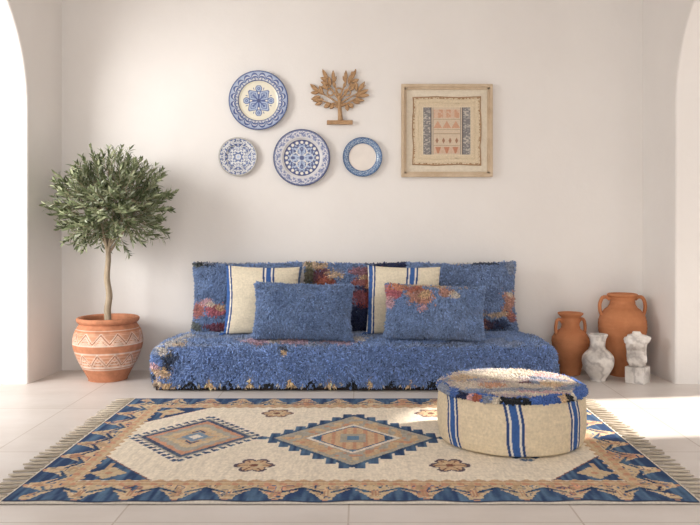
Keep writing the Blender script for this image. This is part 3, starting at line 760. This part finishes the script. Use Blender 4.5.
t = tag(lathe('marble_vase', interp_profile([(.005, 0), (.046, 0), (.050, .006), (.052, .018), (.074, .05), (.094, .09), (.101, .125), (.096, .16), (.072, .19), (.050, .208), (.045, .23), (.050, .265), (.060, .291), (.062, .298), (.057, .300), (.046, .285), (.040, .24), (.042, .20)], 8), M_MARBLE, None, 96),
        'white marble vase with a narrow neck standing before the two terracotta jars', 'vase')
t.location = (1.534, 4.855, 0)

# ---------------------------------------------------------------- marble torso
def torso():
    RZ = math.radians(-42)
    t = thing('torso_sculpture', 'small armless white marble torso on a square marble block at the right wall', 'sculpture', (1.77, 4.80, 0), (0, 0, RZ))
    bm = bmesh.new(); bm_box(bm, (0, 0, .051), (.118, .118, .102)); bevel_all(bm, .0025)
    bm_obj('plinth', bm, M_MARBLE, t)
    # the body looks towards the camera: undo the block's turn
    seg = 48; rings = [(.100, .040, .034, 0, 0), (.112, .050, .040, 0, 0), (.135, .062, .046, .000, 0), (.158, .062, .044, -.001, 0), (.180, .060, .040, -.003, 0), (.205, .060, .038, -.004, 0), (.228, .064, .043, -.004, 0),
             (.250, .066, .047, -.003, 0), (.268, .078, .045, .0, 0), (.284, .083, .041, .002, 0), (.297, .078, .036, .002, 0), (.304, .050, .030, .0, 0), (.309, .030, .026, -.002, 0), (.318, .026, .024, -.003, 0), (.324, .022, .02, -.003, 0), (.325, .004, .004, -.003, 0)]
    rp = []
    for i in range(len(rings)-1):
        for k in range(4): s = k/4; rp.append([rings[i][j]*(1-s)+rings[i+1][j]*s for j in range(5)])
    rp.append(list(rings[-1])); V = []
    for z, rx, ry, cx, cy in rp:
        for k in range(seg):
            a = 2*PI*k/seg; ca, sa = math.cos(a), math.sin(a); e = .8
            x = cx+rx*math.copysign(abs(ca)**e, ca); y = ry*math.copysign(abs(sa)**e, sa)
            if sa < 0:
                for bx in (-.028, .028):
                    y -= .010*math.exp(-((x-bx)/.020)**2-((z-.252)/.020)**2)
                y += .007*math.exp(-(x/.007)**2)*(1 if .14 < z < .28 else 0)
                y += .004*math.exp(-((z-.205)/.006)**2)+.004*math.exp(-((z-.178)/.006)**2)
                y -= .006*math.exp(-((x)/.03)**2-((z-.155)/.02)**2)
            # drape fold at the hips, uneven break at the shoulders
            if z > .255 and abs(x-cx) > .06: z2 = z-.012*(1 if x < 0 else .2)
            else: z2 = z
            V.append((x+.004*float(noise(z*60, k*.3, 2)-.5), y+.005*float(noise(z*50, k*.4, 3)-.5), z2))
    n = len(rp); F = []
    for i in range(n-1):
        for k in range(seg): F.append([i*seg+k, i*seg+(k+1) % seg, (i+1)*seg+(k+1) % seg, (i+1)*seg+k])
    F.append(list(range(seg))[::-1]); F.append([(n-1)*seg+k for k in range(seg)])
    o = mesh_from('torso', V, F, M_MARBLE, t); o.rotation_euler = (0, 0, math.radians(22)); o.location.x = -.004
torso()

# ---------------------------------------------------------------- wall plates
PW = lin((226, 220, 208)); PB = lin((76, 94, 146)); PL = lin((168, 182, 208)); PN = lin((58, 68, 114)); PS = lin((92, 122, 164)); PCRM = lin((230, 224, 204))
def plate(label, px, py, rpx, colf, well=.66):
    k = 5.2/750; R = rpx*k; X = (px-361)*k; Z = 1+(226-py)*k
    pr = [(.0, .012), (well*.5, .012), (well*.92, .013), (well, .017), (well*1.06, .024), (.80, .029), (.93, .034), (.985, .036), (1.0, .034), (.99, .030), (.92, .024), (well, .012), (well*.9, .002), (.3, .002), (0, .002)]
    pr = [(a, b*(.6+2*R)) for a, b in pr]
    fr = []; nf = 0
    for i in range(len(pr)-1):
        m = 14 if i < 7 else 2
        for q in range(m):
            s = q/m; fr.append((pr[i][0]*(1-s)+pr[i+1][0]*s, pr[i][1]*(1-s)+pr[i+1][1]*s))
        if i == 7: nf = len(fr)
    fr.append(pr[-1]); fr = np.array(fr); seg = 300
    th = np.arange(seg)/seg*2*PI; T, Rr = np.meshgrid(th, fr[:, 0], indexing='ij'); H = np.tile(fr[:, 1], (seg, 1))
    V = np.stack([R*Rr*np.cos(T), -H, R*Rr*np.sin(T)], -1).reshape(-1, 3)
    c = np.tile(PW, (V.shape[0], 1)); u = (Rr*np.cos(T)).ravel(); v = (Rr*np.sin(T)).ravel(); r = Rr.ravel(); th_ = T.ravel()
    c = colf(c, u, v, r, th_)
    o = mesh_from('wall_plate', V, grid_faces(seg, len(fr), True), M_GLAZE, None, c)
    o.location = (X, YB-.001, Z); tag(o, label, 'plate', 'decorative plates on the wall'); return o
def fold(th, n): return np.abs(((th*n/(2*PI)+.5) % 1)-.5)*2*PI/n
def p_big(c, u, v, r, th):
    c[:] = PCRM
    # flower medallion: four heart petals joined to four round buds
    for k in range(4):
        a = k*PI/2+PI/4; ca, sa = math.cos(a), math.sin(a); w = u*ca+v*sa; t = np.abs(-u*sa+v*ca)
        lob = np.maximum(t+np.abs(w-.25)*.75, np.hypot(w-.25, t)*.9); 
        c[lob < .20] = PB; c[lob < .168] = PL; c[(lob < .115) & (lob > .085)] = PB; c[lob < .05] = PB
    for k in range(4):
        a = k*PI/2; q = np.hypot(u-.41*math.cos(a), v-.41*math.sin(a)); c[q < .115] = PB; c[q < .088] = PL; c[(q < .05) & (q > .022)] = PB
    a = fold(th, 8); c[(r < .22) & (a*r < .025)] = PB; c[r < .07] = PN
    a4 = fold(th-PI/8, 8); c[(r > .40) & (r < .47) & (a4*r < .012)] = PB
    m = r > .68; c[m] = PL*.5+PW*.5
    n = 20; ph = (th*n/(2*PI)) % 1; sc = np.sqrt(np.clip(1-(2*ph-1)**2, 0, 1))
    e = (r-.70)/.24; f = e-sc*.85; c[m & (np.abs(f) < .13)] = PB; f2 = e-sc*.42; c[m & (np.abs(f2) < .10)] = PB; c[m & (f > .2)] = PL*.95
    c[m & (np.abs(ph-.5) < .05) & (e < .5)] = PB; c[(r > .67) & (r < .695)] = PB; c[(r > .94)] = PB*.85; c[(r > .945) & (r < .96)] = PL
    return c
def p_small(c, u, v, r, th):
    c[:] = lin((214, 214, 214)); uu = np.abs(u); vv = np.abs(v); a = np.maximum(uu, vv); b = np.minimum(uu, vv)
    n = noise(a*17, b*17, 3); c[n > .60] = lin((88, 104, 150)); n2 = noise(a*26+4, b*26, 9); c[n2 > .72] = lin((70, 84, 130)); c[n2 < .15] = lin((160, 172, 196))
    c[(r < .2) & (r > .15)] = PB; c[(r < .08)] = PL; c[(np.abs(r-.55) < .02) & (fold(th, 8) < .2)] = lin((110, 124, 164))
    c[(r > .93)] = lin((184, 180, 174)); return c
def p_dark(c, u, v, r, th):
    c[:] = lin((216, 214, 216)); m = r < .64; c[m] = PN*1.15
    for k in range(20):
        a = k*2*PI/20; q = np.hypot((u-.545*math.cos(a)), (v-.545*math.sin(a))); c[q < .052] = PW
        q = np.hypot((u-.47*math.cos(a+.157)), (v-.47*math.sin(a+.157))); c[q < .026] = PL
    a8 = fold(th, 4); petal = (r > .08) & (r < .44); w = .20*np.sin(np.clip((r-.08)/.36, 0, 1)*PI)
    d = a8*np.maximum(r, .01); c[petal & (np.abs(d-w) < .032)] = PW; c[petal & (np.abs(d-w*.5) < .014)] = PL
    a9 = fold(th+PI/4, 4); d = a9*np.maximum(r, .01); c[petal & (np.abs(d-w*.7) < .018)] = PL; c[petal & (noise(np.abs(u)*30, np.abs(v)*30, 2) > .68)] = PL
    c[(r < .64) & (r > .615)] = PN
    m = (r > .74) & (r < .94); n = noise(th*60/(2*PI)*1.0, r*30, 5); n1 = noise((th % (PI/6))*22, r*34, 8); c[m & (n1 > .42)] = lin((156, 162, 190)); c[m & (n1 > .66)] = lin((110, 120, 160))
    c[r > .935] = PN; c[(r > .95) & (r < .96)] = PL*.8
    return c
def p_pale(c, u, v, r, th):
    c[:] = lin((226, 216, 206)); m = r > .70; c[m] = lin((168, 184, 202)); n = noise((th % (PI/8))*26, r*24, 2)
    c[m & (n > .45)] = PS; c[m & (n > .72)] = lin((60, 92, 138)); c[(r > .69) & (r < .72)] = PS; c[r > .95] = lin((66, 96, 136)); return c
plate('large plate with cream centre and blue flower medallion, top left of the wall plates', 259, 101, 29.6, p_big)
plate('small plate covered all over in fine grey-blue pattern, lowest left of the wall plates', 238.5, 157, 19.3, p_small, .6)
plate('large plate with dark navy patterned centre and navy edge, below and between the others', 302, 158, 28.3, p_dark)
plate('small plate with plain cream centre and speckled blue rim, under the carved wooden tree', 362.5, 157.3, 19.7, p_pale, .7)

# ---------------------------------------------------------------- carved wooden tree
def wood_tree():
    k = 5.18/750
    def W3(px, py, d=.012): return ((px-339)*k, -d, (124.5-py)*k)
    t = thing('carved_tree', 'carved wooden tree with pointed leaves hung on the wall right of the plates', 'wall ornament', ((339.5-361)*k, YB-.004, 1+(226-124.5)*k))
    bm = bmesh.new(); bm_box(bm, (0.002, -.016, .014), (.178, .03, .028)); bevel_all(bm, .004); bm_obj('base', bm, M_WOODTREE, t)
    V = []; F = []
    add_tube(V, F, smooth_path([W3(340, 121), W3(339.5, 114), W3(339, 105), W3(339, 95)], 4), [.020, .018, .0165, .0155, .0145, .014, .0135, .013, .013, .013, .013, .012, .012], 10)
    brs = [[(339, 100), (333, 92), (328, 85), (324, 77), (323.5, 70)], [(339, 98), (336, 90), (333, 82), (333, 74)], [(339, 98), (342, 90), (345, 82), (344, 73)], [(339, 100), (346, 92), (350, 84), (353, 75), (355, 69)],
           [(339, 104), (330, 98), (321, 93), (313, 87)], [(339, 104), (348, 98), (357, 93), (365, 85)], [(339, 108), (331, 104), (323, 101), (315, 98)], [(339, 107), (347, 103), (356, 98), (364, 92)],
           [(339, 107), (334, 103), (329, 105)], [(339, 106), (346, 103), (351, 105)]]
    for b in brs:
        p = smooth_path([W3(*q) for q in b], 4); add_tube(V, F, p, [.0075-.0045*i/(len(p)-1) for i in range(len(p))], 7)
    for cx, cy in ((330, 92.5), (338.5, 91), (347, 92.5)):
        p = [W3(cx+3.2*math.cos(a), cy+3.0*math.sin(a), .014) for a in np.linspace(0, 2*PI, 15)]; add_tube(V, F, p, .0055, 6)
    mesh_from('trunk', V, F, M_WOODTREE, t)
    V = []; F = []
    def leaf(px, py, ang, L, w):
        c = Vector(W3(px, py, .018)); a = math.radians(ang); d = Vector((math.cos(a), 0, math.sin(a))); s = Vector((-math.sin(a), 0, math.cos(a))); n0 = len(V)
        L *= k; w *= k; prof = [(0, .15), (.15, .6), (.35, .95), (.55, 1), (.75, .75), (.9, .4), (1, .06)]
        for u, h in prof:
            p = c+d*(L*u)
            for sd, dy in ((-1, .006), (-.55, -.003), (0, -.001), (.55, -.003), (1, .006)): V.append(tuple(p+s*(w/2*h*sd)+Vector((0, dy, 0))))
            V.append(tuple(p+Vector((0, .011, 0))))
        m = len(prof)
        for i in range(m-1):
            for j in range(6): a0 = n0+i*6; F.append([a0+j, a0+(j+1) % 6, a0+6+(j+1) % 6, a0+6+j])
        F.append([n0+j for j in range(6)][::-1]); F.append([n0+(m-1)*6+j for j in range(6)])
    for l in [(327, 79, 118, 11, 4), (326.5, 80, 160, 7, 4), (328, 84, 165, 8, 4), (330, 86, 100, 10, 4), (333, 82, 92, 12, 3.6), (332, 83, 60, 8, 3.5), (329, 87, 178, 9, 4),
              (345, 82, 88, 12, 3.6), (346, 83, 118, 8, 3.5), (348, 84, 75, 10, 4), (350, 80, 62, 12, 4), (351, 82, 20, 8, 4.2), (349, 86, 12, 9, 4), (352, 77, 95, 6, 3.4),
              (318, 91, 140, 11, 4.5), (319, 92, 185, 9, 4), (322, 94, 110, 9, 4), (320, 96, 200, 10, 4.3), (324, 95, 140, 10, 4), (323, 99, 190, 11, 4.2), (322, 102, 200, 8, 4), (330, 103, 215, 8, 5), (333, 104, 235, 6, 4.5),
              (357, 92, 55, 13, 4), (356, 91, 95, 10, 3.8), (358, 94, 25, 11, 4.2), (357, 96, 5, 12, 4.3), (355, 97, 40, 9, 3.8), (353, 99, -8, 11, 4.2), (352, 101, -15, 8, 4), (349, 103, -55, 6, 5), (346, 104, -80, 7, 4.5), (353, 90, 110, 8, 3.6),
              (343, 88, 70, 7, 3.4), (335, 88, 110, 7, 3.4), (327, 90, 120, 8, 3.6), (350, 91, 60, 8, 3.6)]: leaf(*l)
    mesh_from('leaves', V, F, M_WOODTREE, t, smooth=False)
wood_tree()

# ---------------------------------------------------------------- framed textile
def art():
    k = 5.19/750; cx, cy = 446.7, 130.8; w = 91*k; h = 92.5*k
    t = thing('framed_textile', 'square pale wooden frame holding a small woven textile, on the white wall', 'framed textile', ((cx-361)*k, YB-.002, 1+(226-cy)*k-h/2))
    fw = .040; d = .034; bm = bmesh.new()
    for (x, z, sx, sz) in ((0, fw*.25, w, fw*.5), (0, h-fw*.25, w, fw*.5), (-w/2+fw*.25, h/2, fw*.5, h-fw), (w/2-fw*.25, h/2, fw*.5, h-fw)):
        m2 = bmesh.new(); bm_box(m2, (x, -d/2, z), (sx, d, sz)); bevel_all(m2, .002); me = bpy.data.meshes.new('tmp'); m2.to_mesh(me); m2.free(); bm.from_mesh(me); bpy.data.meshes.remove(me)
    # sloping inner lip
    for a in range(4):
        ca, sa = [(1, 0), (0, 1), (-1, 0), (0, -1)][a]
    o = bm_obj('frame', bm, M_FRAME, t)
    bm = bmesh.new()
    for (x, z, sx, sz) in ((0, fw*.68, w-fw*.9, fw*.42), (0, h-fw*.68, w-fw*.9, fw*.42), (-w/2+fw*.68, h/2, fw*.42, h-fw*1.3), (w/2-fw*.68, h/2, fw*.42, h-fw*1.3)):
        bm_box(bm, (x, -.011, z), (sx, .022, sz))
    bm_obj('inner_lip', bm, M_FRAME, t)
    bm = bmesh.new(); bm_box(bm, (0, -.004, h/2), (w-.03, .008, h-.03))
    bm_obj('backing', bm, mat_noise('linen_backing', L3(218, 206, 186), L3(230, 219, 200), 60, .95, .1, .3, 200), t)
    # textile
    n = 190; tw = 68.5*k; u = np.linspace(-1, 1, n); U, Vv = np.meshgrid(u, u, indexing='ij'); x = U.ravel(); y = Vv.ravel()
    wob = lambda a, s: .012*np.sin(a*5+s)+.012*(noise(a*7, a*0+s, 4)-.5)
    c = np.tile(lin((220, 204, 178)), (n*n, 1)); a = np.abs(x); b = np.abs(y)
    m = np.maximum(a, b)
    c[(m > .72) & (((m*26) % 1) < .35)] = lin((200, 180, 150)); c *= (1+.10*(noise(x*60, y*60, 3)-.5))[:, None]
    c[m > .965] = lin((164, 132, 102)); c[(m > .93) & (m < .965) & (noise(x*30, y*30, 8) > .6)] = lin((164, 132, 102))
    inn = (a < .69) & (b < .69); c[inn] = lin((210, 192, 170))
    side = inn & (a > .45); nn = noise(x*26, y*40, 6); c[side] = lin((160, 156, 152)); c[side & (nn > .5)] = lin((134, 130, 130)); c[side & (nn < .28)] = lin((196, 186, 174))
    c[inn & (np.abs(a-.46) < .02)] = lin((100, 96, 98)); c[inn & (np.abs(a-.40) < .012)] = lin((150, 140, 132))
    ce = inn & (a < .38); OR = lin((204, 160, 134)); OD = lin((164, 126, 104)); OP = lin((210, 182, 160))
    band = ce & (y > .38) & (y < .62); c[band] = OP; c[band & (((x*4.2+.5) % 1) > .45) & (noise(x*20, y*20, 2) > .4)] = OR
    band = ce & (y > .08) & (y < .30); tri = np.abs(((x*3.8+.5) % 1)-.5)*2; c[band & ((y-.08)/.22 < 1-tri)] = OR
    band = ce & (y > -.36) & (y < -.20); dx = np.abs(((x+.38)/.19 % 1)-.5)*.19; dy = np.abs(y+.28); c[band & (dx/.045+dy/.09 < 1)] = OD
    band = ce & (y > -.66) & (y < -.47); dx = np.abs(((x+.38)/.253 % 1)-.5)*.253; c[band] = OP; c[band & (dx < .07*(y+.68)/.2+.01)] = lin((192, 138, 112))
    for yy in (.34, .04, -.08, -.42): c[ce & (np.abs(y-yy) < .012)] = lin((184, 164, 142))
    sc = tw/2; X = sc*(x+wob(y, 1)*(a > .8)*np.sign(x)); Z = sc*(y+wob(x, 3)*(b > .8)*np.sign(y))
    Yy = -.014+.0025*(fbm(x*3, y*3, 5)-.5)
    front = np.stack([X, Yy, Z+h/2-.002], -1); back = front.copy(); back[:, 1] = -.009
    idx = np.arange(n*n).reshape(n, n); loop = np.concatenate([idx[:, 0], idx[-1, 1:], idx[-2::-1, -1], idx[0, -2:0:-1]]); q = len(loop); ii = np.arange(q)
    Vt = np.concatenate([front, back[loop]]); Ft = np.concatenate([grid_faces(n, n), np.stack([loop, n*n+ii, n*n+(ii+1) % q, loop[(ii+1) % q]], -1)])
    mesh_from('woven_textile', Vt, Ft, M_TEXTILE, t, np.concatenate([c, c[loop]]))
art()
